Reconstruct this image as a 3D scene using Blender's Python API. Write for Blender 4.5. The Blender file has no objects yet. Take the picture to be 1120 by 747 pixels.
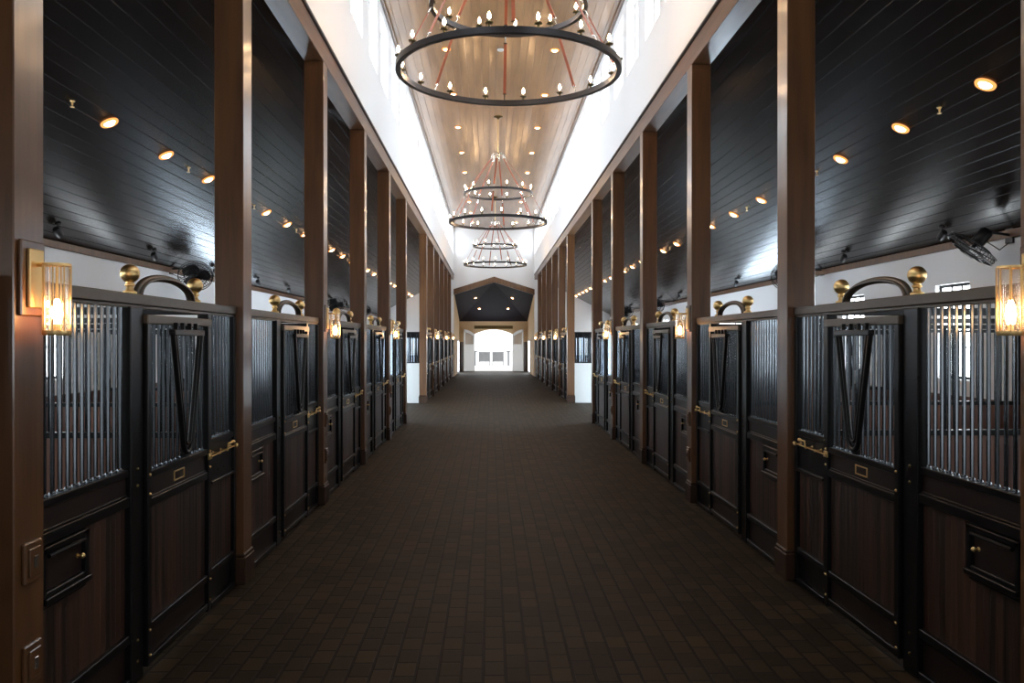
import bpy, bmesh, math, random
from mathutils import Vector, Matrix
random.seed(4)
PI = math.pi
COL = bpy.context.scene.collection
sc = bpy.context.scene

# ------------------------------------------------------------------ dimensions (metres)
S = 3.66                       # column spacing
Y0 = 3.99                      # near face of the first column
CW = 0.266                     # column width
AX = 2.53                      # aisle face of the columns, |x|
OX = 7.30                      # outer wall, |x|
ZB, ZBT = 6.07, 6.36           # beam bottom / top
ZC = 9.34                      # hall ceiling
YEND = 51.55                   # end wall of the hall
YV = 60.6                      # end wall of the entrance porch
YBACK = -6.2
NEAR = [Y0 + S * i for i in range(6)]
FAR = [Y0 + S * i for i in range(7, 13)]
ORD = ['first', 'second', 'third', 'fourth', 'fifth', 'sixth', 'seventh', 'eighth', 'ninth', 'tenth', 'eleventh', 'twelfth', 'thirteenth', 'fourteenth', 'fifteenth', 'sixteenth']
SIDE = {-1: 'left', 1: 'right'}

# ------------------------------------------------------------------ materials
def mat(name):
    m = bpy.data.materials.new(name); m.use_nodes = True
    nt = m.node_tree; b = nt.nodes['Principled BSDF']
    return m, nt, b
def simple(name, c, rough=.5, metal=0., spec=.5, coat=0.):
    m, nt, b = mat(name)
    b.inputs['Base Color'].default_value = (*c, 1)
    b.inputs['Roughness'].default_value = rough
    b.inputs['Metallic'].default_value = metal
    b.inputs['Specular IOR Level'].default_value = spec
    b.inputs['Coat Weight'].default_value = coat
    n = nt.nodes.new('ShaderNodeTexNoise'); n.inputs['Scale'].default_value = 14
    t = nt.nodes.new('ShaderNodeTexCoord'); nt.links.new(t.outputs['Object'], n.inputs['Vector'])
    mr = nt.nodes.new('ShaderNodeMapRange'); mr.inputs['To Min'].default_value = max(0, rough - .05); mr.inputs['To Max'].default_value = min(1, rough + .05)
    nt.links.new(n.outputs['Fac'], mr.inputs['Value']); nt.links.new(mr.outputs['Result'], b.inputs['Roughness'])
    return m
def emit(name, c, s):
    m = bpy.data.materials.new(name); m.use_nodes = True; nt = m.node_tree; nt.nodes.clear()
    e = nt.nodes.new('ShaderNodeEmission'); e.inputs['Color'].default_value = (*c, 1); e.inputs['Strength'].default_value = s
    o = nt.nodes.new('ShaderNodeOutputMaterial'); nt.links.new(e.outputs[0], o.inputs[0]); return m
def wood(name, c0, c1, scale, rough, coat=0., boards=None, spec=.5):
    """streaky wood; scale stretches the noise; boards=(axis,width) varies the tone board by board"""
    m, nt, b = mat(name); L = nt.links
    tc = nt.nodes.new('ShaderNodeTexCoord'); g = nt.nodes.new('ShaderNodeNewGeometry')
    mp = nt.nodes.new('ShaderNodeMapping'); mp.inputs['Scale'].default_value = scale
    L.new(g.outputs['Position'], mp.inputs['Vector'])
    n = nt.nodes.new('ShaderNodeTexNoise'); n.inputs['Scale'].default_value = 1; n.inputs['Detail'].default_value = 5; n.inputs['Roughness'].default_value = .6
    L.new(mp.outputs['Vector'], n.inputs['Vector'])
    fac = n.outputs['Fac']
    cr = nt.nodes.new('ShaderNodeValToRGB')
    cr.color_ramp.elements[0].position = .3; cr.color_ramp.elements[0].color = (*c0, 1)
    cr.color_ramp.elements[1].position = .75; cr.color_ramp.elements[1].color = (*c1, 1)
    if boards:
        ax, w = boards
        sx = nt.nodes.new('ShaderNodeSeparateXYZ'); L.new(g.outputs['Position'], sx.inputs[0])
        d = nt.nodes.new('ShaderNodeMath'); d.operation = 'DIVIDE'; d.inputs[1].default_value = w
        L.new(sx.outputs[ax], d.inputs[0])
        f = nt.nodes.new('ShaderNodeMath'); f.operation = 'FLOOR'; L.new(d.outputs[0], f.inputs[0])
        wn = nt.nodes.new('ShaderNodeTexWhiteNoise'); wn.noise_dimensions = '1D'; L.new(f.outputs[0], wn.inputs['W'])
        mx = nt.nodes.new('ShaderNodeMath'); mx.operation = 'MULTIPLY_ADD'; mx.inputs[1].default_value = .38; L.new(wn.outputs['Value'], mx.inputs[0])
        a2 = nt.nodes.new('ShaderNodeMath'); a2.operation = 'MULTIPLY_ADD'; a2.inputs[1].default_value = .8; a2.inputs[2].default_value = -.09; L.new(fac, a2.inputs[0])
        L.new(a2.outputs[0], mx.inputs[2]); fac = mx.outputs[0]
    L.new(fac, cr.inputs['Fac']); L.new(cr.outputs['Color'], b.inputs['Base Color'])
    b.inputs['Roughness'].default_value = rough; b.inputs['Coat Weight'].default_value = coat; b.inputs['Coat Roughness'].default_value = .14; b.inputs['Specular IOR Level'].default_value = spec
    bp = nt.nodes.new('ShaderNodeBump'); bp.inputs['Strength'].default_value = .04; bp.inputs['Distance'].default_value = .01
    L.new(n.outputs['Fac'], bp.inputs['Height']); L.new(bp.outputs['Normal'], b.inputs['Normal'])
    return m

M = {}
M['column'] = wood('column_wood', (.06, .024, .008), (.135, .058, .020), (9, 9, .8), .34, .6)
M['beam'] = wood('beam_wood', (.06, .024, .008), (.135, .058, .020), (9, .8, 9), .4, .15, spec=.4)
M['painted'] = simple('painted_panel', (.50, .49, .46), .6)
M['plinth'] = wood('plinth_wood', (.022, .010, .005), (.05, .024, .012), (9, 9, .8), .45, .0, spec=.3)
M['stall_wood'] = wood('stall_wood', (.007, .0035, .0025), (.065, .026, .013), (6, 26, .7), .45, .0, boards=('Y', .065))
M['rail_wood'] = wood('stall_rail_wood', (.010, .006, .005), (.022, .011, .008), (6, 3, 20), .42, spec=.3)
M['kick_wood'] = wood('kick_wood', (.05, .018, .011), (.16, .066, .04), (7, 7, .6), .5, boards=('X', .14))
M['kick_wood_y'] = wood('kick_wood_wall', (.05, .018, .011), (.16, .066, .04), (7, 7, .6), .5, boards=('Y', .14))
M['side_ceiling'] = wood('side_ceiling_wood', (.005, .0032, .0024), (.010, .0064, .0045), (5, .5, 5), .25, .0, spec=.21)
M['hall_ceiling'] = wood('hall_ceiling_wood', (.185, .098, .043), (.33, .185, .088), (5, .4, 5), .38, .5)
M['porch_ceiling'] = wood('porch_ceiling_wood', (.006, .006, .012), (.012, .011, .02), (5, .5, 5), .6, .0, spec=.1)
M['black'] = simple('black_metal', (.005, .005, .0055), .3, 0, .22)
M['bar'] = simple('bar_steel', (.105, .12, .135), .17, .9)
M['bronze'] = simple('bronze_rail', (.11, .095, .078), .4, .7)
M['ring'] = simple('dark_bronze_ring', (.035, .033, .035), .35, .7)
M['brass'] = simple('brass', (.80, .56, .25), .36, 1)
M['dark_brass'] = simple('aged_brass', (.13, .10, .045), .4, 1)
M['silver'] = simple('polished_nickel', (.75, .72, .68), .22, 1)
M['leather'] = simple('tan_leather', (.34, .10, .055), .5)
M['white'] = simple('white_plaster', (.84, .85, .86), .75)
M['porch'] = simple('cream_plaster', (.66, .47, .27), .7)
M['white_panel'] = simple('white_panel', (.66, .65, .63), .6)
M['sleeve'] = simple('ivory_sleeve', (.8, .75, .65), .5)
M['rubber'] = simple('black_plastic', (.015, .015, .017), .45)
M['gate_grey'] = simple('gate_grey', (.16, .165, .175), .6)
M['ground'] = simple('pale_paving', (.5, .49, .47), .9)
M['floorside'] = simple('stall_floor', (.05, .035, .028), .9)
M['sky_pane'] = emit('daylit_pane', (.86, .93, 1.), 4.3)
M['stall_pane'] = emit('daylit_stall_pane', (.88, .95, 1.), 12)
M['door_pane'] = emit('daylit_door_pane', (.68, .84, 1.), 24.0)
M['bulb'] = emit('candle_bulb', (1., .60, .28), 80)
M['sconce_bulb'] = emit('sconce_bulb', (1., .55, .24), 70)
M['lens'] = emit('downlight_lens', (1., .55, .26), 34)
M['rim'] = emit('downlight_halo_rim', (1., .36, .1), 1.1)  # weak orange glow standing in for the soft halo around each downlight
M['indicator'] = emit('amber_indicator', (1., .5, .3), .8)

# clear fluted glass: transparent with a little gloss and a warm scatter
m = bpy.data.materials.new('clear_glass'); m.use_nodes = True; nt = m.node_tree; nt.nodes.clear()
tr = nt.nodes.new('ShaderNodeBsdfTransparent'); tr.inputs[0].default_value = (1, .97, .92, 1)
gl = nt.nodes.new('ShaderNodeBsdfGlossy'); gl.inputs['Roughness'].default_value = .06
tl = nt.nodes.new('ShaderNodeBsdfTranslucent'); tl.inputs[0].default_value = (1, .9, .75, 1)
lw = nt.nodes.new('ShaderNodeLayerWeight'); lw.inputs['Blend'].default_value = .35
m1 = nt.nodes.new('ShaderNodeMixShader'); nt.links.new(lw.outputs['Facing'], m1.inputs[0]); nt.links.new(tr.outputs[0], m1.inputs[1]); nt.links.new(gl.outputs[0], m1.inputs[2])
m2 = nt.nodes.new('ShaderNodeMixShader'); m2.inputs[0].default_value = .05; nt.links.new(m1.outputs[0], m2.inputs[1]); nt.links.new(tl.outputs[0], m2.inputs[2])
o = nt.nodes.new('ShaderNodeOutputMaterial'); nt.links.new(m2.outputs[0], o.inputs[0]); M['glass'] = m

# brick pavers: strips running down the aisle, each strip laid with short staggered bricks
m, nt, b = mat('brick_pavers'); L = nt.links
g = nt.nodes.new('ShaderNodeNewGeometry'); sx = nt.nodes.new('ShaderNodeSeparateXYZ'); L.new(g.outputs['Position'], sx.inputs[0])
cx = nt.nodes.new('ShaderNodeCombineXYZ'); L.new(sx.outputs['Y'], cx.inputs['X']); L.new(sx.outputs['X'], cx.inputs['Y'])
br = nt.nodes.new('ShaderNodeTexBrick'); L.new(cx.outputs[0], br.inputs['Vector'])
br.inputs['Scale'].default_value = 1; br.inputs['Brick Width'].default_value = .235; br.inputs['Row Height'].default_value = .152
br.inputs['Mortar Size'].default_value = .013; br.inputs['Mortar Smooth'].default_value = .4; br.offset = .5
br.inputs['Color1'].default_value = (.019, .013, .0072, 1); br.inputs['Color2'].default_value = (.050, .034, .018, 1); br.inputs['Mortar'].default_value = (.007, .0055, .004, 1)
nz = nt.nodes.new('ShaderNodeTexNoise'); nz.inputs['Scale'].default_value = .9; nz.inputs['Detail'].default_value = 6
L.new(g.outputs['Position'], nz.inputs['Vector'])
mr = nt.nodes.new('ShaderNodeMapRange'); mr.inputs['To Min'].default_value = .6; mr.inputs['To Max'].default_value = 1.35; L.new(nz.outputs['Fac'], mr.inputs['Value'])
mx = nt.nodes.new('ShaderNodeVectorMath'); mx.operation = 'SCALE'; L.new(br.outputs['Color'], mx.inputs[0]); L.new(mr.outputs[0], mx.inputs['Scale'])
L.new(mx.outputs[0], b.inputs['Base Color']); b.inputs['Roughness'].default_value = .62; b.inputs['Specular IOR Level'].default_value = .18
bp = nt.nodes.new('ShaderNodeBump'); bp.inputs['Strength'].default_value = .6; bp.inputs['Distance'].default_value = .006; bp.invert = True
L.new(br.outputs['Fac'], bp.inputs['Height']); L.new(bp.outputs['Normal'], b.inputs['Normal'])
M['pavers'] = m

# ------------------------------------------------------------------ mesh helpers
def fin(name, bm, m, parent=None, smooth=False):
    bmesh.ops.recalc_face_normals(bm, faces=bm.faces)
    me = bpy.data.meshes.new(name); bm.to_mesh(me); bm.free()
    if smooth:
        for p in me.polygons: p.use_smooth = True
        try: me.set_sharp_from_angle(angle=R_SM)
        except Exception: pass
    me.materials.append(M[m])
    o = bpy.data.objects.new(name, me); COL.objects.link(o)
    if parent: o.parent = parent
    return o
R_SM = math.radians(40)
def box(bm, a, b, bev=0., T=None):
    x0, x1 = sorted((a[0], b[0])); y0, y1 = sorted((a[1], b[1])); z0, z1 = sorted((a[2], b[2]))
    t = bmesh.new()
    bmesh.ops.create_cube(t, size=1)
    for v in t.verts:
        v.co = Vector(((x0 + x1) / 2 + v.co.x * (x1 - x0), (y0 + y1) / 2 + v.co.y * (y1 - y0), (z0 + z1) / 2 + v.co.z * (z1 - z0)))
    if bev > 0:
        bmesh.ops.bevel(t, geom=list(t.edges), offset=min(bev, .45 * min(x1 - x0, y1 - y0, z1 - z0)), segments=1, affect='EDGES')
    if T is not None: bmesh.ops.transform(t, matrix=T, verts=t.verts)
    merge(bm, t)
def merge(bm, t):
    me = bpy.data.meshes.new('tmp'); t.to_mesh(me); t.free(); bm.from_mesh(me); bpy.data.meshes.remove(me)
def tube(bm, pts, r, n=8, closed=False, flat=None):
    """sweep a circle (or a flat ellipse: flat=(ru, rv)) along points"""
    pts = [Vector(p) for p in pts]; N = len(pts); rings = []
    up = None
    for i, p in enumerate(pts):
        if closed: d = (pts[(i + 1) % N] - pts[i - 1])
        else: d = pts[min(i + 1, N - 1)] - pts[max(i - 1, 0)]
        d.normalize()
        if up is None:
            up = Vector((0, 0, 1)) if abs(d.z) < .9 else Vector((1, 0, 0))
        u = d.cross(up)
        if u.length < 1e-4: u = d.orthogonal()
        u.normalize(); v = u.cross(d).normalized(); up = v
        ru, rv = flat if flat else (r, r)
        rings.append([bm.verts.new(p + u * (ru * math.cos(2 * PI * k / n)) + v * (rv * math.sin(2 * PI * k / n))) for k in range(n)])
    for i in range(N if closed else N - 1):
        a, c = rings[i], rings[(i + 1) % N]
        for k in range(n): bm.faces.new((a[k], a[(k + 1) % n], c[(k + 1) % n], c[k]))
    if not closed:
        bm.faces.new(rings[0]); bm.faces.new(rings[-1][::-1])
def lathe(bm, prof, n=20, T=None, cap=True):
    """prof: list of (r, z)"""
    t = bmesh.new(); rings = []
    for r, z in prof:
        if r < 1e-5: rings.append([t.verts.new((0, 0, z))])
        else: rings.append([t.verts.new((r * math.cos(2 * PI * k / n), r * math.sin(2 * PI * k / n), z)) for k in range(n)])
    for a, c in zip(rings, rings[1:]):
        for k in range(n):
            k2 = (k + 1) % n
            if len(a) == 1 and len(c) == 1: continue
            if len(a) == 1: t.faces.new((a[0], c[k2], c[k]))
            elif len(c) == 1: t.faces.new((a[k], a[k2], c[0]))
            else: t.faces.new((a[k], a[k2], c[k2], c[k]))
    if cap:
        for rg in (rings[0], rings[-1]):
            if len(rg) > 2: t.faces.new(rg)
    if T is not None: bmesh.ops.transform(t, matrix=T, verts=t.verts)
    merge(bm, t)
def ball(bm, c, r, n=12):
    lathe(bm, [(r * math.sin(PI * i / n), -r * math.cos(PI * i / n)) for i in range(n + 1)], 16, Matrix.Translation(c), cap=False)
def prism(bm, poly, axis, a0, a1):
    """extrude a 2-D polygon. axis 'Y': poly=(x,z); axis 'X': poly=(y,z); axis 'Z': poly=(x,y)"""
    def P(p, a): return {'Y': (p[0], a, p[1]), 'X': (a, p[0], p[1]), 'Z': (p[0], p[1], a)}[axis]
    A = [bm.verts.new(P(p, a0)) for p in poly]; B = [bm.verts.new(P(p, a1)) for p in poly]
    bm.faces.new(A); bm.faces.new(B[::-1])
    for i in range(len(poly)):
        j = (i + 1) % len(poly); bm.faces.new((A[i], A[j], B[j], B[i]))
def thing(name, label, cat, loc=(0, 0, 0), group=None, rz=0):
    o = bpy.data.objects.new(name, None); COL.objects.link(o); o.empty_display_size = .2
    o.location = loc; o.rotation_euler = (0, 0, rz); tag(o, label, cat, group); return o
def tag(o, label, cat, group=None):
    o['label'] = label; o['category'] = cat
    if group: o['group'] = group
    return o
def struct(o): o['kind'] = 'structure'; return o
def dup(root, loc, label, rz=None):
    r = root.copy(); COL.objects.link(r); r.location = loc; r['label'] = label
    if rz is not None: r.rotation_euler = (0, 0, rz)
    for ch in list(root.children):
        c = ch.copy(); COL.objects.link(c); c.parent = r
        for g_ in list(ch.children):
            d = g_.copy(); COL.objects.link(d); d.parent = c
    return r

# ------------------------------------------------------------------ SHELL
bm = bmesh.new(); box(bm, (-OX - .2, YBACK - .2, -.12), (OX + .2, YV + .3, 0)); struct(fin('floor', bm, 'pavers'))
bm = bmesh.new(); box(bm, (-60, YV + .3, -.2), (60, 190, -.03)); o = struct(fin('floor', bm, 'ground'))

def board_profile(w, n, groove=.0068, depth=.008):
    """points (u, d) across n boards of width w with V-grooves of the given depth"""
    p = []
    for i in range(n):
        p += [(i * w + groove, 0), ((i + 1) * w - groove, 0), ((i + 1) * w, depth)]
    return [(0, depth)] + p
def board_sheet(name, m, p0, p1, y0, y1, up, nb, thick=.1, **kw):
    """boards running along y between the section points p0 and p1 (x,z); up = direction into the roof"""
    p0 = Vector(p0); p1 = Vector(p1); L_ = (p1 - p0).length; d = (p1 - p0) / L_; up = Vector(up)
    prof = [(p0 + d * u + up * dd) for u, dd in board_profile(L_ / nb, nb, **kw)]
    bm = bmesh.new()
    lo = [bm.verts.new((q.x, y0, q.y)) for q in prof]; hi = [bm.verts.new((q.x, y1, q.y)) for q in prof]
    for i in range(len(prof) - 1): bm.faces.new((lo[i], lo[i + 1], hi[i + 1], hi[i]))
    a = p0 + up * thick; b_ = p1 + up * thick
    t = [bm.verts.new((a.x, y0, a.y)), bm.verts.new((b_.x, y0, b_.y)), bm.verts.new((b_.x, y1, b_.y)), bm.verts.new((a.x, y1, a.y))]
    bm.faces.new(t)
    return struct(fin(name, bm, m))
# hall ceiling (flat, boarded)
board_sheet('ceiling', 'hall_ceiling', (-AX - .02, ZC), (AX + .02, ZC), YBACK, YEND, (0, 1), 27)
# sloping ceilings over the stalls
ZS_IN, ZS_OUT = 6.19, 3.86
for s in (-1, 1):
    board_sheet('ceiling', 'side_ceiling', (s * (AX + CW), ZS_IN), (s * OX, ZS_OUT), YBACK, YEND, (s * .45, .89), 27)
    # upper hall wall with clerestory openings
    wy = []
    bm = bmesh.new()
    x0, x1 = s * AX, s * (AX + .27)
    box(bm, (x0, YBACK, ZBT), (x1, YEND, 7.62)); box(bm, (x0, YBACK, 9.08), (x1, YEND, ZC + .1))
    yc = Y0 + CW / 2 - 2 * S; cuts = []
    while yc < YEND - .5:
        for q in (.27, .73):
            c = yc + q * S
            if YBACK + .7 < c < YEND - .6: cuts.append(c)
        yc += S
    prev = YBACK
    for c in cuts: box(bm, (x0, prev, 7.62), (x1, c - .62, 9.08)); prev = c + .62
    box(bm, (x0, prev, 7.62), (x1, YEND, 9.08))
    struct(fin('wall_' + SIDE[s], bm, 'white'))
    for i, c in enumerate(cuts):
        fb = bmesh.new(); xa, xb = s * (AX + .17), s * (AX + .23)
        box(fb, (xa, c - .62, 7.62), (xb, c - .56, 9.08)); box(fb, (xa, c + .56, 7.62), (xb, c + .62, 9.08))
        box(fb, (xa, c - .56, 7.62), (xb, c + .56, 7.68)); box(fb, (xa, c - .56, 9.02), (xb, c + .56, 9.08)); box(fb, (xa, c - .015, 7.68), (xb, c + .015, 9.02))
        w = struct(fin('window_%d' % (i + 1 + (100 if s > 0 else 0)), fb, 'white_panel'))
        pb = bmesh.new(); box(pb, (s * (AX + .2), c - .6, 7.64), (s * (AX + .22), c + .6, 9.06)); fin('pane', pb, 'sky_pane', w)
    # crown trim, ledge trim above the beam
    bm = bmesh.new(); box(bm, (s * (AX - .07), YBACK, ZC - .07), (s * AX, YEND, ZC), .015); struct(fin('trim_crown', bm, 'column'))
    bm = bmesh.new(); box(bm, (s * (AX - .035), YBACK, ZBT - .005), (s * (AX + .02), YEND, ZBT + .035), .008); struct(fin('trim_ledge', bm, 'black'))
    # long beam on the columns
    bm = bmesh.new(); box(bm, (s * AX, YBACK, ZB), (s * (AX + CW), YEND, ZBT), .006); struct(fin('beam_' + SIDE[s], bm, 'beam'))

    # outer wall with one window per stall and a glazed opening on the cross aisle
    bm = bmesh.new(); xo, xi = s * (OX + .25), s * OX
    wz0, wz1 = 1.62, 3.18
    spans = [(Y0 + CW / 2 + S * (i + .5) - .5, Y0 + CW / 2 + S * (i + .5) + .5, wz0, wz1) for i in range(-2, 13) if i not in (5, 6)]
    dspan = (24.2, 27.9, 0., 2.95); spans.append(dspan); spans.sort()
    prev = YBACK
    for a, b_, z0, z1 in spans:
        box(bm, (xo, prev, 0), (xi, a, 4.0))
        if z0 > 0: box(bm, (xo, a, 0), (xi, b_, z0))
        box(bm, (xo, a, z1), (xi, b_, 4.0)); prev = b_
    box(bm, (xo, prev, 0), (xi, YEND, 4.0)); struct(fin('wall_outer_' + SIDE[s], bm, 'white'))
    k = 0
    for a, b_, z0, z1 in spans:
        fb = bmesh.new(); xa, xb = s * (OX + .08), s * (OX + .14); dm = 'black'
        box(fb, (xa, a, z0), (xb, a + .05, z1)); box(fb, (xa, b_ - .05, z0), (xb, b_, z1)); box(fb, (xa, a, z0), (xb, b_, z0 + .05)); box(fb, (xa, a, z1 - .05), (xb, b_, z1))
        if z0 > 0:
            for yy in (a + .36, b_ - .36): box(fb, (xa, yy - .012, z0), (xb, yy + .012, z1))
            for zz in (z0 + .52, z1 - .52): box(fb, (xa, a, zz - .012), (xb, b_, zz + .012))
            w = struct(fin('window_%d' % (201 + k + (100 if s > 0 else 0)), fb, dm)); k += 1
        else:
            for yy in (a + 1.23, b_ - 1.23): box(fb, (xa, yy - .04, z0), (xb, yy + .04, z1))
            box(fb, (xa, a, 2.1), (xb, b_, 2.16))
            w = struct(fin('door_%d' % (2 if s < 0 else 3), fb, dm))
        pb = bmesh.new(); box(pb, (s * (OX + .1), a + .03, z0 + .03), (s * (OX + .12), b_ - .03, z1 - .03)); fin('pane', pb, 'stall_pane' if z0 > 0 else 'door_pane', w)
    # wall-top trim and kick boards on the outer wall
    bm = bmesh.new(); box(bm, (s * (OX - .035), YBACK, 3.74), (s * OX, YEND, 3.86), .006); struct(fin('trim_wall_top', bm, 'column'))
    for a, b_ in ((YBACK, 22.35), (29.8, YEND)):
        bm = bmesh.new(); box(bm, (s * (OX - .05), a, 0), (s * OX, b_, 1.36), .004); struct(fin('baseboard_' + SIDE[s], bm, 'kick_wood_y'))
    # end wall of the stall wing, back wall
    bm = bmesh.new(); prism(bm, [(s * AX, 0), (s * (OX + .25), 0), (s * (OX + .25), 4.0), (s * (AX + CW), 6.3), (s * AX, 6.3)], 'Y', YEND, YEND + .25); struct(fin('wall_wing_end_' + SIDE[s], bm, 'white'))

# end wall of the hall above the gable
GA, GE = 6.24, 5.46          # gable outer apex / eave heights
bm = bmesh.new()
prism(bm, [(-AX, GE - .1), (0, GA - .1), (AX, GE - .1), (AX, ZC + .1), (-AX, ZC + .1)], 'Y', YEND, YEND + .25); struct(fin('wall_end', bm, 'white'))
for s in (-1, 1):
    bm = bmesh.new(); prism(bm, [(s * AX, GE), (0, GA), (0, GA - .34), (s * AX, GE - .34)], 'Y', YEND - .12, YEND + .30); struct(fin('trim_gable', bm, 'column'))
    # porch side wall, end pilaster
    bm = bmesh.new(); box(bm, (s * 2.5, YEND + .25, 0), (s * 2.75, YV, 5.5)); struct(fin('wall_porch_' + SIDE[s], bm, 'porch'))
    bm = bmesh.new(); box(bm, (s * 2.22, YV - .12, 0), (s * 2.46, YV, 2.15), .01); struct(fin('trim_pilaster', bm, 'column'))
for s in (-1, 1):  # glazed side doors, added so their glowing panes brighten the porch
    fb = bmesh.new(); xa, xb = s * 2.44, s * 2.5
    for a, b_, z0, z1 in ((55.6, 55.7, 0, 2.3), (58.5, 58.6, 0, 2.3), (57.05, 57.15, 0, 2.3), (55.7, 58.5, 2.2, 2.3), (55.7, 58.5, 0, .12)): box(fb, (xa, a, z0), (xb, b_, z1), .004)
    w_ = struct(fin('door_%d' % (4 if s < 0 else 5), fb, 'white_panel'))
    pb = bmesh.new(); box(pb, (s * 2.47, 55.68, .1), (s * 2.49, 58.52, 2.22)); fin('pane', pb, 'sky_pane', w_)
# back wall behind the camera with a doorway
bm = bmesh.new()
box(bm, (-OX - .25, YBACK - .2, 0), (-1.7, YBACK, ZC)); box(bm, (1.7, YBACK - .2, 0), (OX + .25, YBACK, ZC)); box(bm, (-1.7, YBACK - .2, 3.3), (1.7, YBACK, ZC)); struct(fin('wall_back', bm, 'white'))

# porch: folded dark boarded ceiling
bm = bmesh.new()
A = (0, YEND + .3, GA - .3); Lf = (-2.5, YEND + .3, GE - .3); Rf = (2.5, YEND + .3, GE - .3); BL = (-2.5, YV, 3.66); BR = (2.5, YV, 3.66)
tl_, tr_ = (-1.25, YV, 3.66), (1.25, YV, 3.66)
v = [bm.verts.new(p) for p in (A, Lf, Rf, BL, BR)]
u = [bm.verts.new((p[0], p[1], p[2] + .5)) for p in (A, Lf, Rf, BL, BR)]
for W_ in (v, u):
    bm.faces.new((W_[0], W_[3], W_[4])); bm.faces.new((W_[0], W_[1], W_[3])); bm.faces.new((W_[0], W_[4], W_[2]))
for a, b_ in ((0, 1), (1, 3), (3, 4), (4, 2), (2, 0)): bm.faces.new((v[a], v[b_], u[b_], u[a]))
struct(fin('ceiling', bm, 'porch_ceiling'))
# porch end wall with a segmental arch
arch_w, spring, crown = 1.42, 2.70, 3.06
pts = [(-2.75, 0), (-arch_w, 0), (-arch_w, spring)]
for i in range(1, 16):
    t = -1 + i / 8; pts.append((arch_w * t, spring + (crown - spring) * (1 - t * t)))
pts += [(arch_w, spring), (arch_w, 0), (2.75, 0), (2.75, 5.0), (-2.75, 5.0)]
bm = bmesh.new(); prism(bm, pts, 'Y', YV, YV + .3); struct(fin('wall_porch_end', bm, 'porch'))
# vent grille over the arch
t = thing('vent_grille', 'long dark louvred vent grille over the bright arched doorway', 'vent', (0, YV, 3.11))
bm = bmesh.new()
for a, b_ in (((-1.42, -.03, 0), (1.42, 0, .03)), ((-1.42, -.03, .2), (1.42, 0, .23)), ((-1.42, -.03, .03), (-1.39, 0, .2)), ((1.39, -.03, .03), (1.42, 0, .2))): box(bm, a, b_)
fin('frame', bm, 'dark_brass', t)
bm = bmesh.new(); box(bm, (-1.39, -.006, .03), (1.39, 0, .2))
for i in range(6): box(bm, (-1.39, -.024, .04 + i * .027), (1.39, -.008, .05 + i * .027))
fin('louvres', bm, 'dark_brass', t)
# open arched door leaves
def leaf(side):
    t = thing('entrance_door', 'white arched door leaf standing open at the %s of the bright doorway' % SIDE[side], 'door', (side * arch_w, YV - .02, 0))
    ang = math.radians(58)
    T = Matrix.Rotation(0, 4, 'Z')
    dx, dy = side * math.cos(ang), -math.sin(ang)
    def map_(bm):
        for v_ in bm.verts:
            u_, n_, z_ = v_.co; v_.co = Vector((u_ * dx + n_ * dy * side, u_ * dy - n_ * dx * side, z_))
    def top(u_): q = (1 - u_ / arch_w); return spring + (crown - spring) * (1 - q * q)
    W = 1.36
    bm = bmesh.new()   # frame of the leaf
    tp = [(u_, top(u_)) for u_ in [W * i / 8 for i in range(9)]]
    prism(bm, [(0, .02), (.12, .02), (.12, top(.12)), (0, top(0))], 'Y', -.03, .03)
    prism(bm, [(W - .12, .02), (W, .02), (W, top(W)), (W - .12, top(W - .12))], 'Y', -.03, .03)
    prism(bm, tp + [(u_, z_ - .2) for u_, z_ in tp[::-1]], 'Y', -.03, .03)
    box(bm, (.12, -.03, .02), (W - .12, .03, .25)); box(bm, (.12, -.03, 1.85), (W - .12, .03, 1.98)); box(bm, (.12, -.018, .25), (W - .12, .018, 1.85))
    map_(bm); fin('leaf', bm, 'white_panel', t)
    bm = bmesh.new()
    for i in range(8): box(bm, (.2 + i * .135, -.01, 1.98), (.225 + i * .135, .01, top(.2 + i * .135) - .15))
    map_(bm); fin('bars', bm, 'white_panel', t)
leaf(-1); leaf(1)
# porch downlights (hung on the folded ceiling)
# outside gates
for i, (x, w) in enumerate(((-.62, 1.02), (.62, 1.02))):
    t = thing('paddock_gate', 'grey mesh gate %s outside the bright doorway' % ('left of centre' if i == 0 else 'right of centre'), 'gate', (x - .15, 75.2, -.03))
    bm = bmesh.new(); box(bm, (-w / 2, -.02, .35), (-w / 2 + .05, .02, 1.25)); box(bm, (w / 2 - .05, -.02, .35), (w / 2, .02, 1.25)); box(bm, (-w / 2, -.02, .35), (w / 2, .02, .4)); box(bm, (-w / 2, -.02, 1.2), (w / 2, .02, 1.25))
    box(bm, (-w / 2 - .0, -.025, 0), (-w / 2 + .05, .025, .35)); box(bm, (w / 2 - .05, -.025, 0), (w / 2, .025, .35))
    fin('frame', bm, 'gate_grey', t)
    bm = bmesh.new()
    for k in range(16): box(bm, (-w / 2 + .06 + k * .06, -.006, .4), (-w / 2 + .098 + k * .06, .006, 1.2))
    for k in range(12): box(bm, (-w / 2 + .05, -.006, .43 + k * .064), (w / 2 - .05, .006, (.47 + k * .064)))
    fin('mesh', bm, 'gate_grey', t)
for i, x in enumerate((-1.62, 1.42)):
    t = thing('gate_post', 'grey braced post at the %s end of the outdoor gates' % ('left' if i == 0 else 'right'), 'post', (x, 75, -.03))
    bm = bmesh.new(); box(bm, (-.07, -.07, 0), (.07, .07, 1.25), .01); fin('post', bm, 'gate_grey', t)
    bm = bmesh.new(); box(bm, (-.2, -.1, 1.25), (.2, .1, 1.36), .01); fin('cap', bm, 'gate_grey', t)

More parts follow.
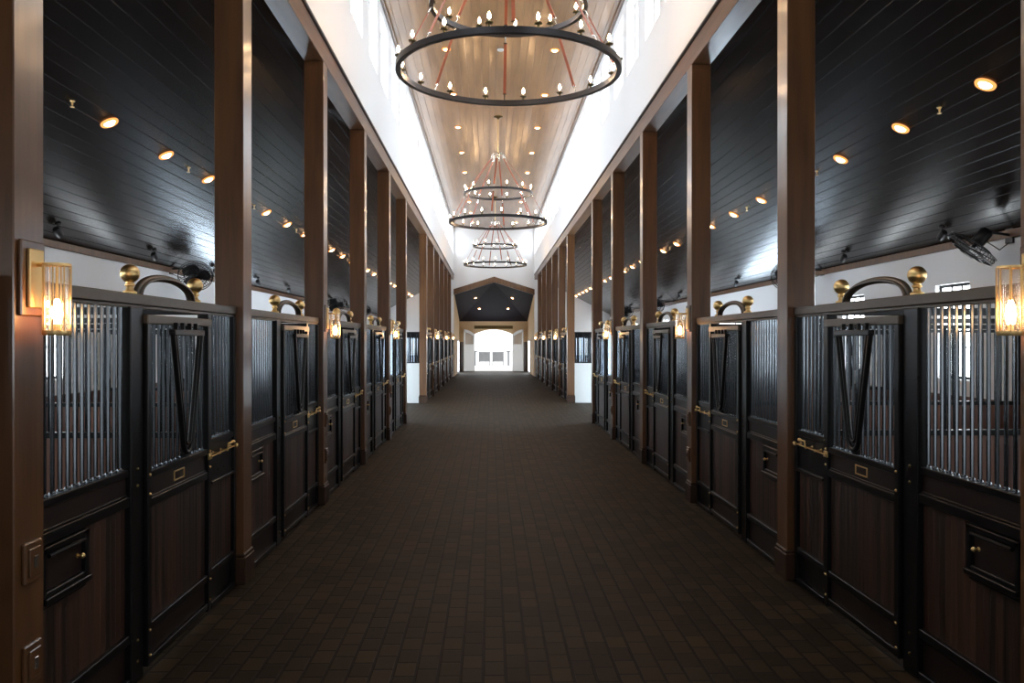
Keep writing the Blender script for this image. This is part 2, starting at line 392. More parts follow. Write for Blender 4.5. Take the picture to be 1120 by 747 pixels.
# ------------------------------------------------------------------ COLUMNS
allc = [(y, i) for i, y in enumerate(NEAR + FAR)]
SCONCE = {0, 2, 4, 7, 9, 11}
proto_col = {}
for s in (-1, 1):
    for y, i in allc:
        sc_ = i in SCONCE
        where = ('%s from the camera in the %s row' % (ORD[i], SIDE[s])) if i < 6 else ('%s beyond the cross aisle in the %s row' % (ORD[i - 6], SIDE[s]))
        if i == 0: lab = 'big dark brown timber column at the %s edge of the picture, carrying a lit sconce' % SIDE[s]
        elif i == 5: lab = 'brown timber column at the near corner of the cross aisle, %s side' % SIDE[s]
        elif i == 6: lab = 'brown timber column at the far corner of the cross aisle, %s side' % SIDE[s]
        elif i == 11: lab = 'slim looking brown timber column nearest the gabled porch, %s side' % SIDE[s]
        else: lab = 'brown timber column %s, %s' % (where, 'with a lit sconce' if sc_ else 'without a sconce')
        key = (s, sc_)
        loc = (s * (AX + CW / 2), y + CW / 2, 0)
        if key in proto_col: dup(proto_col[key], loc, lab); continue
        t = thing('timber_column', lab, 'column', loc, 'timber columns along the aisle')
        h = CW / 2
        bm = bmesh.new(); box(bm, (-h, -h, .28), (h, h, ZB), .006); fin('shaft', bm, 'column', t)
        bm = bmesh.new(); box(bm, (-h - .022, -h - .022, 0), (h + .022, h + .022, .25), .008); box(bm, (-h - .012, -h - .012, .25), (h + .012, h + .012, .285), .01); fin('plinth', bm, 'plinth', t)
        if sc_:
            for nm, zz in (('switch_plate', 1.16), ('outlet_plate', .66)):
                bm = bmesh.new(); box(bm, (-s * h, -.075, zz - .1), (-s * (h + .022), .075, zz + .1), .006)
                box(bm, (-s * (h + .022), -.05, zz - .07), (-s * (h + .032), .05, zz + .07), .004); p = fin(nm, bm, 'column', t)
                bm = bmesh.new(); box(bm, (-s * (h + .032), -.016, zz - .03), (-s * (h + .038), .016, zz + .03), .002); fin('rocker', bm, 'bronze' if zz > 1 else 'silver', p)
        proto_col[key] = t

# ------------------------------------------------------------------ WALL SCONCES
proto_s = {}
for s in (-1, 1):
    for y, i in allc:
        if i not in SCONCE: continue
        loc = (s * AX, y + CW / 2, 2.50)
        if i == 0: lab = 'brass sconce with clear glass tube on the column at the %s picture edge' % SIDE[s]
        elif i < 6: lab = 'lit glass tube sconce on the %s column from the camera in the %s row' % (ORD[i], SIDE[s])
        else: lab = 'small lit sconce on the %s column beyond the cross aisle, %s row' % (ORD[i - 6], SIDE[s])
        if s in proto_s: dup(proto_s[s], loc, lab); continue
        t = thing('wall_sconce', lab, 'wall lamp', loc, 'glass tube sconces on the columns')
        g = -s   # towards the aisle
        bm = bmesh.new(); box(bm, (0, -.105, -.13), (g * .022, .105, .24), .006); fin('backboard', bm, 'column', t)
        bm = bmesh.new(); box(bm, (g * .022, -.062, -.09), (g * .04, .062, .2), .004); fin('back_plate', bm, 'brass', t)
        bm = bmesh.new(); tube(bm, [(g * .04, 0, .125), (g * .14, 0, .125)], .011); tube(bm, [(g * .135, 0, -.19), (g * .135, 0, .13)], .007); fin('arm', bm, 'brass', t, True)
        TX = Matrix.Translation((g * .135, 0, 0))
        bm = bmesh.new(); lathe(bm, [(.001, -.225), (.062, -.225), (.066, -.215), (.066, -.2), (.001, -.2)], 24, TX, cap=False); fin('base_ring', bm, 'brass', t, True)
        bm = bmesh.new()
        lathe(bm, [(.056, .118), (.064, .118), (.064, .13), (.056, .13), (.056, .118)], 24, TX, cap=False)
        for k in range(8):
            a = 2 * PI * k / 8 + .2; tube(bm, [(g * .135 + .064 * math.cos(a), .064 * math.sin(a), -.2), (g * .135 + .064 * math.cos(a), .064 * math.sin(a), .12)], .0035, 6)
        fin('cage', bm, 'brass', t, True)
        bm = bmesh.new(); lathe(bm, [(.058, -.2), (.058, .118)], 32, TX, cap=False); fin('glass_shade', bm, 'glass', t, True)
        bm = bmesh.new(); lathe(bm, [(.001, -.175), (.018, -.165), (.026, -.12), (.022, -.08), (.008, -.045), (.001, -.04)], 16, TX, cap=False); fin('bulb', bm, 'sconce_bulb', t, True)
        bm = bmesh.new(); lathe(bm, [(.014, -.2), (.014, -.16)], 12, TX); fin('socket', bm, 'brass', t, True)
        proto_s[s] = t

# ------------------------------------------------------------------ STALL FRONTS
# local frame: s = distance from the far column towards the camera, n = towards the aisle
def stall_front(side, loc, lab):
    t = thing('stall_front', lab, 'stall front', loc, 'barred stall fronts between the columns')
    g = -side
    def P(s_, n_, z_): return (g * n_, -s_, z_)
    def B(bm, s0, s1, n0, n1, z0, z1, bev=.004): box(bm, P(s0, n0, z0), P(s1, n1, z1), bev)
    W = S - CW
    def add(nm, m, fn, par=None, smooth=False):
        bm = bmesh.new(); fn(bm); return fin(nm, bm, m, par or t, smooth)
    def bars(bm, s0, s1, z0, z1, n0=0., r=.0125):
        k = max(2, round((s1 - s0) / .083)); 
        for i in range(k):
            q = s0 + (s1 - s0) * (i + .5) / k
            tube(bm, [P(q, n0, z0), P(q, n0, z1)], r, 8)
            lathe(bm, [(r + .007, 0), (r + .007, .012), (r, .02)], 8, Matrix.Translation(P(q, n0, z0)))
    # top rail
    add('top_rail', 'bronze', lambda bm: (B(bm, .01, W - .01, -.045, .045, 2.485, 2.56, .008), B(bm, .02, W - .02, -.03, .03, 2.465, 2.485, .002)))
    # arch and ball finials
    cs, hw = 1.55, .49
    def arch(bm):
        pts = []
        for i in range(25):
            a = PI * i / 24; pts.append(P(cs - hw * math.cos(a), .0, 2.545 + .155 * math.sin(a) ** .8))
        tube(bm, pts, .026, 10); tube(bm, [(p[0] + g * .03, p[1], p[2] - .004) for p in pts], .012, 6)
    add('arch', 'bronze', arch, smooth=True)
    for q in (cs - .6, cs + .6):
        def fi(bm, q=q):
            prof = [(.001, 0), (.045, 0), (.045, .012), (.026, .022), (.022, .045), (.032, .052), (.032, .06), (.024, .068)]
            prof += [(.062 * math.sin(PI * (.13 + .87 * i / 12)), .132 - .062 * math.cos(PI * (.13 + .87 * i / 12))) for i in range(13)]
            lathe(bm, prof, 20, Matrix.Translation(P(q, 0, 2.56)), cap=False)
        add('ball_finial', 'brass', fi, smooth=True)
    # posts
    for s0, s1, n1 in ((.0, .07, .04), (.69, .77, .045), (2.06, 2.25, .05), (W - .07, W, .04)):
        def po(bm, s0=s0, s1=s1, n1=n1):
            B(bm, s0, s1, -.045, n1, 0, 2.47, .006)
        p = add('post', 'black', po)
        if s1 - s0 > .07:
            for zz in (1.40, 1.29, .27, .13):
                add('bolt', 'dark_brass', lambda bm: lathe(bm, [(.012, 0), (.012, .006), (.006, .011), (.001, .012)], 10, Matrix.Translation(P((s0 + s1) / 2, n1, zz)) @ Matrix.Rotation(g * PI / 2, 4, 'Y'), cap=False), p)
    # narrow latch panel
    add('bar_grille', 'bar', lambda bm: bars(bm, .08, .68, 1.42, 2.47), smooth=True)
    def nf(bm):
        B(bm, .07, .69, -.035, .035, 1.37, 1.42); B(bm, .07, .69, -.035, .02, 1.07, 1.37, .002); B(bm, .07, .69, -.035, .055, 1.045, 1.07)
    add('mid_rail', 'black', nf)
    def nk(bm): B(bm, .07, .69, -.035, .04, .28, .33); B(bm, .07, .69, -.03, .012, .05, .28, .002); B(bm, .07, .69, -.035, .045, .0, .05)
    add('kick_panel', 'black', nk)
    add('board_panel', 'stall_wood', lambda bm: [B(bm, .07 + k * .0689, .07 + (k + 1) * .0689, -.02, .01, .33, 1.045, .002) for k in range(9)])
    # fixed panel
    f0, f1 = 2.25, W - .07
    add('bar_grille', 'bar', lambda bm: bars(bm, f0 + .005, f1 - .005, 1.41, 2.47), smooth=True)
    def ff(bm):
        B(bm, f0, f1, -.035, .042, 1.17, 1.235); B(bm, f0, f1, -.035, .03, 1.235, 1.25)
    add('grille_sill', 'black', lambda bm: B(bm, f0, f1, -.035, .035, 1.365, 1.41)); add('mid_rail', 'black', ff)
    add('lower_rail', 'black', lambda bm: (B(bm, f0, f1, -.035, .042, .28, .335), B(bm, f0, f1, -.035, .028, .262, .28)))
    add('sill', 'black', lambda bm: B(bm, f0, f1, -.035, .045, 0, .05))
    add('panel_rail', 'rail_wood', lambda bm: B(bm, f0, f1, -.02, .018, 1.25, 1.365, .003))
    add('kick_board', 'rail_wood', lambda bm: B(bm, f0, f1, -.02, .012, .05, .262, .003))
    nb = 16; wb = (f1 - f0) / nb
    add('board_panel', 'stall_wood', lambda bm: [B(bm, f0 + k * wb, f0 + (k + 1) * wb, -.02, .01, .33, 1.175, .002) for k in range(nb)])
    # feed hatch
    h0, h1 = 2.82, 3.31
    def hf(bm):
        B(bm, h0, h0 + .045, .01, .06, .90, 1.165); B(bm, h1 - .03, h1, .01, .06, .90, 1.165); B(bm, h0, h1, .01, .06, 1.13, 1.165)
        B(bm, h0, h1, .01, .075, .865, .90); B(bm, h0, h1, .01, .055, .90, .925); B(bm, h0 + .02, h1, .01, .05, .835, .865)
        tube(bm, [P(h0 + .06, .06, 1.115), P(h1 - .05, .06, 1.115)], .012, 8)
    hp = add('feed_hatch', 'black', hf)
    add('hatch_door', 'rail_wood', lambda bm: B(bm, h0 + .045, h1 - .03, .012, .036, .925, 1.13, .004), hp)
    def kn(bm):
        lathe(bm, [(.014, 0), (.014, .006), (.007, .01), (.007, .02), (.015, .028), (.016, .036), (.009, .045), (.001, .047)], 14, Matrix.Translation(P(h0 + .1, .036, 1.03)) @ Matrix.Rotation(g * PI / 2, 4, 'Y'), cap=False)
    add('knob', 'brass', kn, hp, True)
    # door
    d0, d1, n0, n1 = .79, 2.045, .0, .075
    def df(bm):
        B(bm, d0, d0 + .065, n0, n1, .05, 2.42, .005); B(bm, d1 - .065, d1, n0, n1, .05, 2.42, .005)
        a, b_ = d0 + .065, d1 - .065
        B(bm, a, b_, n0, n1 - .005, 1.315, 1.36); B(bm, a, b_, n0, n1 - .005, 1.115, 1.175); B(bm, a, b_, n0, n1 - .015, 1.175, 1.19)
        B(bm, a, b_, n0, n1 - .005, .28, .33); B(bm, a, b_, n0, n1 - .02, .255, .272); B(bm, a, b_, n0, n1 - .005, .05, .1)
    dr = add('door', 'black', df)
    add('door_head', 'bronze', lambda bm: B(bm, d0 - .004, d1 + .004, n0, n1 + .006, 2.362, 2.425, .006), dr)
    add('bar_grille', 'bar', lambda bm: bars(bm, d0 + .07, d1 - .07, 1.36, 2.37, .035), dr, True)
    add('door_rail', 'rail_wood', lambda bm: B(bm, d0 + .06, d1 - .06, .015, .05, 1.19, 1.315, .003), dr)
    add('kick_board', 'rail_wood', lambda bm: B(bm, d0 + .06, d1 - .06, .015, .045, .1, .255, .003), dr)
    nd = 17; wd = (d1 - d0 - .13) / nd
    add('board_panel', 'stall_wood', lambda bm: [B(bm, d0 + .065 + k * wd, d0 + .065 + (k + 1) * wd, .015, .045, .33, 1.12, .002) for k in range(nd)], dr)
    # V yoke
    c = 1.43
    def yoke(bm):
        def vee(hw_t, hw_b, zt, zb, r):
            pts = [(c - hw_t, zt), (c - hw_b, zb)]
            pts += [(c - hw_b * math.cos(PI * i / 10), zb - hw_b * 1.05 * math.sin(PI * i / 10)) for i in range(1, 10)]
            pts += [(c + hw_b, zb), (c + hw_t, zt)]
            tube(bm, [P(a, .115, z) for a, z in pts], r, 10)
        vee(.29, .095, 2.31, 1.515, .02); vee(.235, .05, 2.29, 1.53, .014)
        B(bm, c - .305, c + .305, .09, .14, 2.285, 2.33, .006)
        for a in (c - .2, c - .07, c + .07, c + .2): B(bm, a - .01, a + .01, .09, .12, 2.33, 2.38, .002)
        B(bm, c - .03, c + .03, .07, .11, 1.38, 1.42, .004)
    add('v_yoke', 'black', yoke, dr, True)
    def npl(bm):
        for a, b_, e, f in ((-.1, .1, -.037, -.028), (-.1, .1, .028, .037), (-.1, -.091, -.028, .028), (.091, .1, -.028, .028)): B(bm, c + a, c + b_, .05, .058, 1.252 + e, 1.252 + f, .001)
    add('nameplate_frame', 'brass', npl, dr)
    for zz in (1.34, 1.21, .29, .12):
        for q in (d0 + .03, d1 - .03): add('bolt', 'brass', lambda bm: lathe(bm, [(.011, 0), (.011, .005), (.005, .01), (.001, .011)], 8, Matrix.Translation(P(q, n1, zz)) @ Matrix.Rotation(g * PI / 2, 4, 'Y'), cap=False), dr)
    # latch
    def la(bm):
        tube(bm, [P(.1, .07, 1.30), P(.86, .1, 1.30)], .006, 8)
        for q in (.16, .42, .62): lathe(bm, [(.016, 0), (.016, .006), (.008, .012), (.008, .05), (.014, .056), (.014, .066), (.001, .07)], 12, Matrix.Translation(P(q, .03, 1.30)) @ Matrix.Rotation(g * PI / 2, 4, 'Y'), cap=False)
        tube(bm, [P(.42, .095, 1.30), P(.42, .1, 1.355), P(.36, .12, 1.36)], .009, 8); ball(bm, P(.35, .12, 1.36), .018, 8); ball(bm, P(.1, .07, 1.30), .019, 8)
        B(bm, .8, .87, .075, .09, 1.275, 1.325, .003)
    add('latch', 'brass', la, smooth=True)
    return t
for s in (-1, 1):
    proto = None
    rows = [(NEAR[i], i, True) for i in range(0 if s < 0 else 1, 6)] + [(FAR[i], i, False) for i in range(1, 6)] + [(YEND, 6, False)]
    for y, i, nr in rows:
        loc = (s * (AX + .105), y, 0)
        if i == 0: lab = 'stall front cut off by the left picture edge, only its rail end showing'
        elif nr: lab = ('black barred stall front nearest the camera on the %s side of the aisle' % SIDE[s]) if i == 1 else 'barred stall front on the %s between the %s and %s columns from the camera' % (SIDE[s], ORD[i - 1], ORD[i])
        elif i < 6: lab = 'distant stall front on the %s between the %s and %s columns beyond the cross aisle' % (SIDE[s], ORD[i - 1], ORD[i])
        else: lab = 'farthest stall front on the %s, next to the gabled porch' % SIDE[s]
        if proto is None: proto = stall_front(s, loc, lab)
        else: dup(proto, loc, lab)

# ------------------------------------------------------------------ PARTITIONS BETWEEN STALLS
def partition(side, loc, lab, white=False):
    t = thing('stall_partition', lab, 'partition', loc, 'partitions between stalls')
    x0, x1 = (.0, OX - .06 - (AX + CW) - .005)
    def X(a): return side * a
    zb = 1.43 if white else 1.36
    bm = bmesh.new()
    if white: box(bm, (X(x0), -.05, 0), (X(x1), .05, zb), .004); fin('white_panel', bm, 'painted', t)
    else:
        n = 30; w = (x1 - x0) / n
        for k in range(n): box(bm, (X(x0 + k * w), -.025, .03), (X(x0 + (k + 1) * w), .025, zb - .02), .004)
        fin('board_panel', bm, 'kick_wood', t)
    bm = bmesh.new()
    box(bm, (X(x0), -.035, 2.49), (X(x1), .035, 2.56), .005); box(bm, (X(x0), -.025, 2.36), (X(x1), .025, 2.40), .004); box(bm, (X(x0), -.03, zb - .02), (X(x1), .03, zb + .035), .004)
    for a in (x0, (x0 + x1) / 2, x1 - .06): box(bm, (X(a), -.03, zb + .03), (X(a + .06), .03, 2.5), .004)
    if white:
        for k in range(20): a = x0 + .1 + k * .215; box(bm, (X(a), -.022, zb + .03), (X(a + .05), .022, 2.5), .003)
    else: box(bm, (X(x0), -.03, 0), (X(x1), .03, .06), .004)
    fin('frame', bm, 'black', t)
    bm = bmesh.new(); n = 50
    for k in range(n):
        a = x0 + .06 + (x1 - x0 - .12) * (k + .5) / n; tube(bm, [(X(a), 0, zb + .03), (X(a), 0, 2.37)], .0115, 6)
    fin('bar_grille', bm, 'bar', t, True)
    return t
for s in (-1, 1):
    pr = None; pw = None
    for y, i in allc:
        if i == 0: continue
        loc = (s * (AX + CW + .003), y + CW / 2, 0)
        if i in (5, 6):
            lab = 'white panelled partition with black barred top on the %s side of the cross aisle, %s' % (('near' if i == 5 else 'far'), SIDE[s])
            if pw is None: pw = partition(s, loc, lab, True)
            else: dup(pw, loc, lab)
        else:
            lab = ('reddish board partition seen through the bars of the nearest %s stall' % SIDE[s]) if i == 1 else ('reddish board partition with barred top behind the %s column %s, %s side' % (ORD[i] if i < 6 else ORD[i - 6], 'from the camera' if i < 6 else 'beyond the cross aisle', SIDE[s]))
            if pr is None: pr = partition(s, loc, lab)
            else: dup(pr, loc, lab)

# ------------------------------------------------------------------ CHANDELIERS
ZL, ZU, ZH = 5.99, 6.90, 8.12
def chandelier(loc, lab, rot):
    t = thing('ring_chandelier', lab, 'chandelier', loc, 'two tier ring chandeliers'); t.rotation_euler = (0, 0, rot)
    def ringm(r, z, h=.078, w=.07):
        bm = bmesh.new(); lathe(bm, [(r, z - h / 2), (r, z + h / 2), (r - w, z + h / 2), (r - w, z - h / 2), (r, z - h / 2)], 96, cap=False); return bm
    RL, RU = 1.56, 1.10
    fin('canopy', (lambda b: (lathe(b, [(.001, ZC), (.14, ZC), (.14, ZC - .02), (.05, ZC - .05), (.02, ZC - .09)], 24, cap=False), b)[1])(bmesh.new()), 'dark_brass', t, True)
    bm = bmesh.new(); tube(bm, [(0, 0, ZH), (0, 0, ZC - .04)], .012, 10); fin('stem', bm, 'brass', t, True)
    bm = bmesh.new(); lathe(bm, [(.001, ZH - .1), (.03, ZH - .09), (.05, ZH - .05), (.03, ZH), (.05, ZH + .04), (.02, ZH + .08), (.001, ZH + .08)], 20, cap=False)
    for k in range(8):
        a = 2 * PI * k / 8
        tube(bm, [(.03 * math.cos(a), .03 * math.sin(a), ZH + .02), (.12 * math.cos(a), .12 * math.sin(a), ZH + .07), (.2 * math.cos(a), .2 * math.sin(a), ZH + .03), (.22 * math.cos(a), .22 * math.sin(a), ZH - .07)], .014, 8)
    fin('hub', bm, 'silver', t, True)
    fin('upper_ring', ringm(RU, ZU, .07, .06), 'ring', t, True)
    lower = fin('lower_ring', ringm(RL, ZL), 'ring', t, True)
    for k in range(8):
        a = 2 * PI * k / 8; c, s_ = math.cos(a), math.sin(a)
        T = Matrix.Rotation(a, 4, 'Z')
        for (ra, za, rb, zb) in ((.22, ZH - .08, RU - .03, ZU + .03), (RU - .03, ZU - .04, RL - .035, ZL + .03)):
            bm = bmesh.new()
            p, q = Vector((ra, 0, za)), Vector((rb, 0, zb)); d = (q - p).normalized()
            u_, v_ = p + d * .09, q - d * .11
            n_ = Vector((-d.z, 0, d.x))
            for w_, e0, e1 in ((.022, u_, v_),):
                vs = [bm.verts.new(e + Vector((0, sy * w_, 0)) + n_ * (sn * .005)) for e in (e0, e1) for sy, sn in ((-1, -1), (1, -1), (1, 1), (-1, 1))]
                bm.faces.new(vs[:4]); bm.faces.new(vs[4:])
                for j in range(4): bm.faces.new((vs[j], vs[(j + 1) % 4], vs[4 + (j + 1) % 4], vs[4 + j]))
            bmesh.ops.transform(bm, matrix=T, verts=bm.verts); st = fin('leather_strap', bm, 'leather', t)
            for e0, e1, b0 in ((p, u_ + d * .02, u_), (q, v_ - d * .02, v_)):
                bm = bmesh.new(); tube(bm, [e0, e1], .008, 6); tube(bm, [b0 - Vector((0, .028, 0)), b0 + Vector((0, .028, 0))], .009, 6); ball(bm, e0, .016, 6)
                bmesh.ops.transform(bm, matrix=T, verts=bm.verts); fin('buckle', bm, 'silver', st, True)
    cm = {}
    for R_, Z_, n, off in ((RL - .035, ZL + .039, 16, PI / 16), (RU - .03, ZU + .035, 12, PI / 12 + .12)):
        for k in range(n):
            a = 2 * PI * k / n + off
            if 'c' not in cm:
                bm = bmesh.new(); lathe(bm, [(.006, 0), (.012, .004), (.016, .03), (.008, .045), (.048, .05), (.052, .062), (.018, .064), (.018, .07)], 14)
                cd = fin('drip_cup', bm, 'dark_brass', t, True)
                bm = bmesh.new(); lathe(bm, [(.013, .068), (.013, .10)], 12); sl = fin('sleeve', bm, 'sleeve', cd, True)
                bm = bmesh.new(); lathe(bm, [(.006, .10), (.019, .118), (.024, .137), (.015, .17), (.001, .197)], 12, cap=False); bb = fin('bulb', bm, 'bulb', cd, True)
                cm['c'] = (cd, sl, bb)
            else:
                cd0, sl0, bb0 = cm['c']; cd = cd0.copy(); COL.objects.link(cd)
                for q in (sl0, bb0): e = q.copy(); COL.objects.link(e); e.parent = cd
            cd.location = (R_ * math.cos(a), R_ * math.sin(a), Z_)
    return t
ch = chandelier((0, 11.44, 0), 'huge nearest two tier ring chandelier hanging at the top of the picture', PI / 2 + .02)
dup(ch, (0, 26.08, 0), 'middle two tier ring chandelier with leather straps hanging over the cross aisle', PI / 2 - .14)
dup(ch, (0, 40.72, 0), 'smallest and farthest ring chandelier in front of the white end wall', PI / 2 + .2)

# ------------------------------------------------------------------ DOWNLIGHTS, DETECTORS, SPRINKLERS
def downlight_proto(lab, loc, rot):
    t = thing('recessed_light', lab, 'ceiling light', loc, 'recessed ceiling downlights'); t.rotation_euler = rot
    bm = bmesh.new(); lathe(bm, [(.072, .0), (.08, -.012), (.105, -.012), (.112, 0), (.112, .012), (.072, .012), (.072, .0)], 24, cap=False); fin('halo_rim', bm, 'rim', t, True)  # ring around the lens glows to imitate the lamp's halo
    bm = bmesh.new(); lathe(bm, [(.001, -.034), (.03, -.03), (.055, -.018), (.07, .0), (.07, .008), (.001, .008)], 24, cap=False); fin('lens', bm, 'lens', t, True)
    return t
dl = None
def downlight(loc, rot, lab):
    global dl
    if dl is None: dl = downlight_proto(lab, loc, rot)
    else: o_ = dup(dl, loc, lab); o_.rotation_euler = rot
slope = math.atan2(ZS_IN - ZS_OUT, OX - AX - CW)
def zslope(x): return ZS_IN - (abs(x) - AX - CW) * math.tan(slope)
DLX = 5.07
for s in (-1, 1):
    for k in range(24):
        y = 8.72 + 1.83 * k
        if y > YEND - .5: break
        lab = 'glowing downlight in the dark sloping %s ceiling, %s along the row from the camera' % (SIDE[s], (ORD + ['seventeenth', 'eighteenth', 'nineteenth', 'twentieth', 'twenty-first', 'twenty-second', 'twenty-third', 'twenty-fourth'])[k])
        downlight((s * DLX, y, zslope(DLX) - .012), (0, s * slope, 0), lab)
    for k in range(9):
        y = 20.05 + 3.66 * k
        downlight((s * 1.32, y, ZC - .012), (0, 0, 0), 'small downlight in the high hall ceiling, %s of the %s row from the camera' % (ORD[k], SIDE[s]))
# porch lights on the folded ceiling's flanks and centre
def porch_z(x, y):
    f = (y - YEND - .3) / (YV - YEND - .3); return (GA - .3) + (3.66 - GA + .3) * f
for s in (-1, 1):
    for q, y in ((0, 54.6), (1, 57.4)):
        x = s * (1.22 if q == 0 else 1.0)
        f = (y - YEND - .3) / (YV - YEND - .3)
        if abs(x) <= 2.5 * f: z = porch_z(x, y); n_ = Vector((0, (GA - .3 - 3.66), YV - YEND - .3)).normalized(); rot = (math.atan2(-(GA - .3 - 3.66), YV - YEND - .3), 0, 0)
        else:
            A_, L_, B_ = Vector(A), Vector((s * 2.5, Lf[1], Lf[2])), Vector((s * 2.5, BL[1], BL[2]))
            nn = (L_ - A_).cross(B_ - A_).normalized(); z = A_.z - (nn.x * (x - A_.x) + nn.y * (y - A_.y)) / nn.z
            if nn.z < 0: nn = -nn
            rot = nn.to_track_quat('Z', 'Y').to_euler()
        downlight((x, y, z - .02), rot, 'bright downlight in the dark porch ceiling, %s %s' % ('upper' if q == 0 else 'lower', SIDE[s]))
pd = None
for s in (-1, 1):
    for k in range(11):
        y = 9.62 + 3.66 * k
        lab = 'tiny brass sprinkler head in the sloping %s ceiling, between the %s pair of downlights' % (SIDE[s], ORD[k])
        loc = (s * DLX, y, zslope(DLX))
        if pd is None:
            pd = thing('sprinkler_head', lab, 'sprinkler', loc, 'sprinkler heads')
            bm = bmesh.new(); lathe(bm, [(.03, 0), (.03, -.008), (.012, -.012), (.01, -.05), (.001, -.052)], 12, cap=False); fin('body', bm, 'brass', pd, True)
            bm = bmesh.new(); lathe(bm, [(.001, -.075), (.024, -.075), (.024, -.07), (.004, -.066), (.004, -.05)], 12, cap=False); fin('deflector', bm, 'brass', pd, True)
        else: dup(pd, loc, lab)
t = thing('smoke_detector', 'small white smoke detector in the hall ceiling seen through the nearest chandelier', 'smoke detector', (0, 20.05, ZC))
bm = bmesh.new(); lathe(bm, [(.001, -.05), (.05, -.048), (.075, -.03), (.08, 0)], 20); fin('body', bm, 'white_panel', t, True)

# little black spotlights where the sloping ceiling meets the outer wall
sp = None
for s in (-1, 1):
    for k in range(10):
        y = 12.9 + 3.66 * k
        x = s * 6.93
        lab = 'small black swivel spotlight high by the %s outer wall, %s from the camera' % (SIDE[s], ORD[k])
        loc = (x, y, zslope(x))
        if sp is None:
            sp = thing('swivel_spotlight', lab, 'spotlight', loc, 'black swivel spotlights')
            bm = bmesh.new(); lathe(bm, [(.05, .01), (.05, -.02), (.015, -.025), (.015, -.07)], 14); fin('mount', bm, 'rubber', sp, True)
            bm = bmesh.new(); lathe(bm, [(.001, -.09), (.055, -.09), (.06, -.07), (.06, .05), (.045, .07), (.001, .075)], 16, Matrix.Translation((0, -.01, -.12)) @ Matrix.Rotation(math.radians(55), 4, 'X'), cap=False); fin('head', bm, 'rubber', sp, True)
        else: dup(sp, loc, lab)

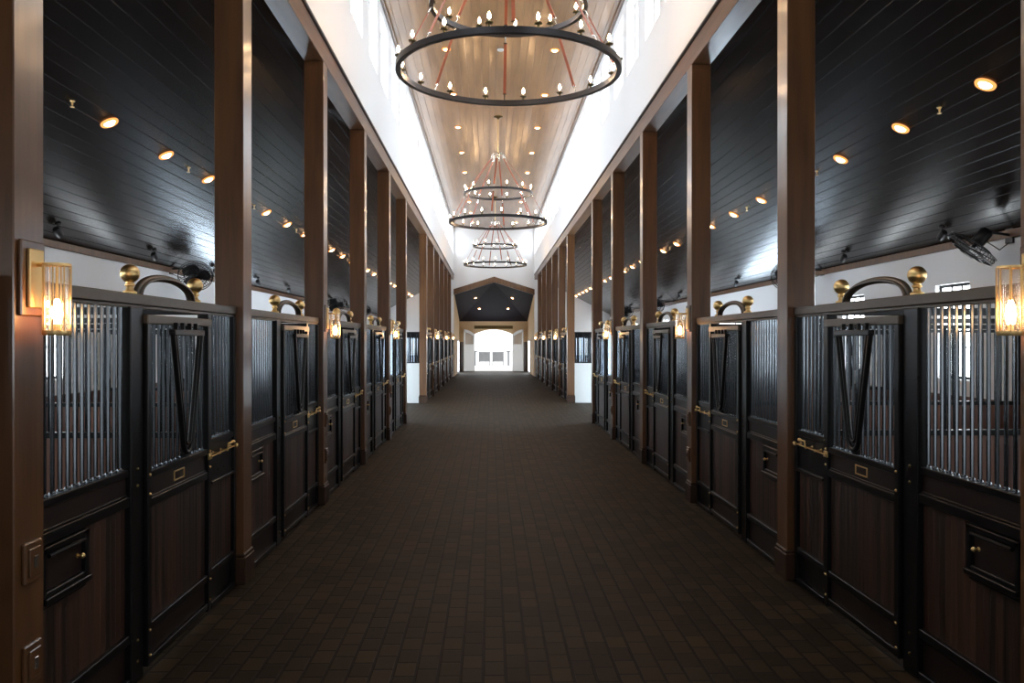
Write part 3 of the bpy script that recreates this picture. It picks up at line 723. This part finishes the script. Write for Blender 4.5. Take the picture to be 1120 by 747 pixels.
# ------------------------------------------------------------------ WALL FANS
def fan(loc, nrm, lab, wall_dx, par=None):
    t = thing('wall_fan', lab, 'fan', loc, 'black caged wall fans')
    q = Vector(nrm).to_track_quat('Z', 'Y').to_matrix().to_4x4()
    R_ = .36
    bm = bmesh.new()
    for rr, zz in ((R_, .0), (R_, .09), (R_ * .66, .125), (R_ * .33, .145), (R_ * .66, -.035), (R_ * .33, -.05)):
        tube(bm, [q @ Vector((rr * math.cos(2 * PI * i / 28), rr * math.sin(2 * PI * i / 28), zz)) for i in range(28)], .008, 5, True)
    for i in range(36):
        a = 2 * PI * i / 36; c, s_ = math.cos(a), math.sin(a)
        tube(bm, [q @ Vector((c * r_, s_ * r_, z_)) for r_, z_ in ((.05, .15), (R_ * .6, .13), (R_ * .92, .1), (R_, .045), (R_ * .92, -.005), (R_ * .6, -.04), (.08, -.055))], .0048, 4)
    lathe(bm, [(.001, .157), (.06, .155), (.065, .145), (.001, .145)], 16, q, cap=False)
    fin('guard', bm, 'black', t, True)
    bm = bmesh.new()
    for i in range(3):
        T = q @ Matrix.Rotation(2 * PI * i / 3, 4, 'Z')
        g_ = [(.05, -.06, .03), (.05, .07, .06), (.16, .19, .09), (.27, .16, .085), (.32, 0, .055), (.27, -.13, .02), (.15, -.11, .015)]
        vs = [bm.verts.new(T @ Vector(p)) for p in g_]; vt = [bm.verts.new(T @ Vector((p[0], p[1], p[2] + .006))) for p in g_]
        bm.faces.new(vs); bm.faces.new(vt[::-1])
        for j in range(7): bm.faces.new((vs[j], vs[(j + 1) % 7], vt[(j + 1) % 7], vt[j]))
    fin('blades', bm, 'rubber', t)
    bm = bmesh.new(); lathe(bm, [(.001, -.3), (.07, -.29), (.095, -.24), (.1, -.08), (.085, -.05), (.03, -.045), (.03, .05), (.001, .06)], 18, q, cap=False); fin('motor', bm, 'black', t, True)
    bm = bmesh.new(); m_ = q @ Vector((0, 0, -.18))
    w_ = Vector((wall_dx, 0, m_.z + .02))
    tube(bm, [m_, m_ + Vector((wall_dx * .3, .02, .05)), w_], .02, 8); box(bm, (w_.x - .015, -.09, w_.z - .12), (w_.x + .015, .09, w_.z + .12), .004)
    tube(bm, [m_ + Vector((0, 0, -.05)), m_ + Vector((wall_dx * .5, .03, -.2)), w_ + Vector((0, 0, -.1))], .008, 6)
    fin('bracket', bm, 'rubber', t, True)
    return t
XW = OX - .015
fan((6.76, 11.75, 3.62), (-.55, .30, -.78), 'caged black fan tilted edge-on above the nearest right stall, by the sconce', XW - 6.76)
fan((-6.76, 18.35, 3.70), (.25, -.75, -.6), 'round black fan above the nearest left stall, behind the brass ball finial', -XW + 6.76)
for s, y, lab in ((1, 18.5, 'black fan mostly hidden behind the second right column'), (-1, 33.4, 'distant dark fan beyond the third left column, over the stall partitions'), (1, 33.4, 'dark fan over the right stalls just beyond the cross aisle'), (1, 40.7, 'farthest small dark fan over the right stalls'), (-1, 40.7, 'farthest small dark fan over the left stalls')):
    fan((s * 6.5, y, 3.72), (-s * .35, -.7, -.6), lab, s * (XW - 6.5))

# ------------------------------------------------------------------ WORLD, CAMERA, VIEW
w = bpy.data.worlds.new('World'); sc.world = w; w.use_nodes = True
bg = w.node_tree.nodes['Background']; bg.inputs['Color'].default_value = (.94, .97, 1, 1); bg.inputs['Strength'].default_value = 1.7
cam = bpy.data.cameras.new('camera'); co = bpy.data.objects.new('camera', cam); COL.objects.link(co); sc.camera = co
cam.sensor_width = 36; cam.lens = 900 / 1120 * 36; cam.clip_end = 500
co.location = (-.257, 0, 2.25)
co.rotation_euler = (PI / 2 - .0012, 0, -.0267)
sc.view_settings.view_transform = 'Standard'; sc.view_settings.look = 'None'; sc.view_settings.gamma = 1; sc.view_settings.use_curve_mapping = False
sc.view_settings.exposure = 0.62
sc.cycles.sample_clamp_indirect = 6
sc.cycles.max_bounces = 10; sc.cycles.transparent_max_bounces = 12
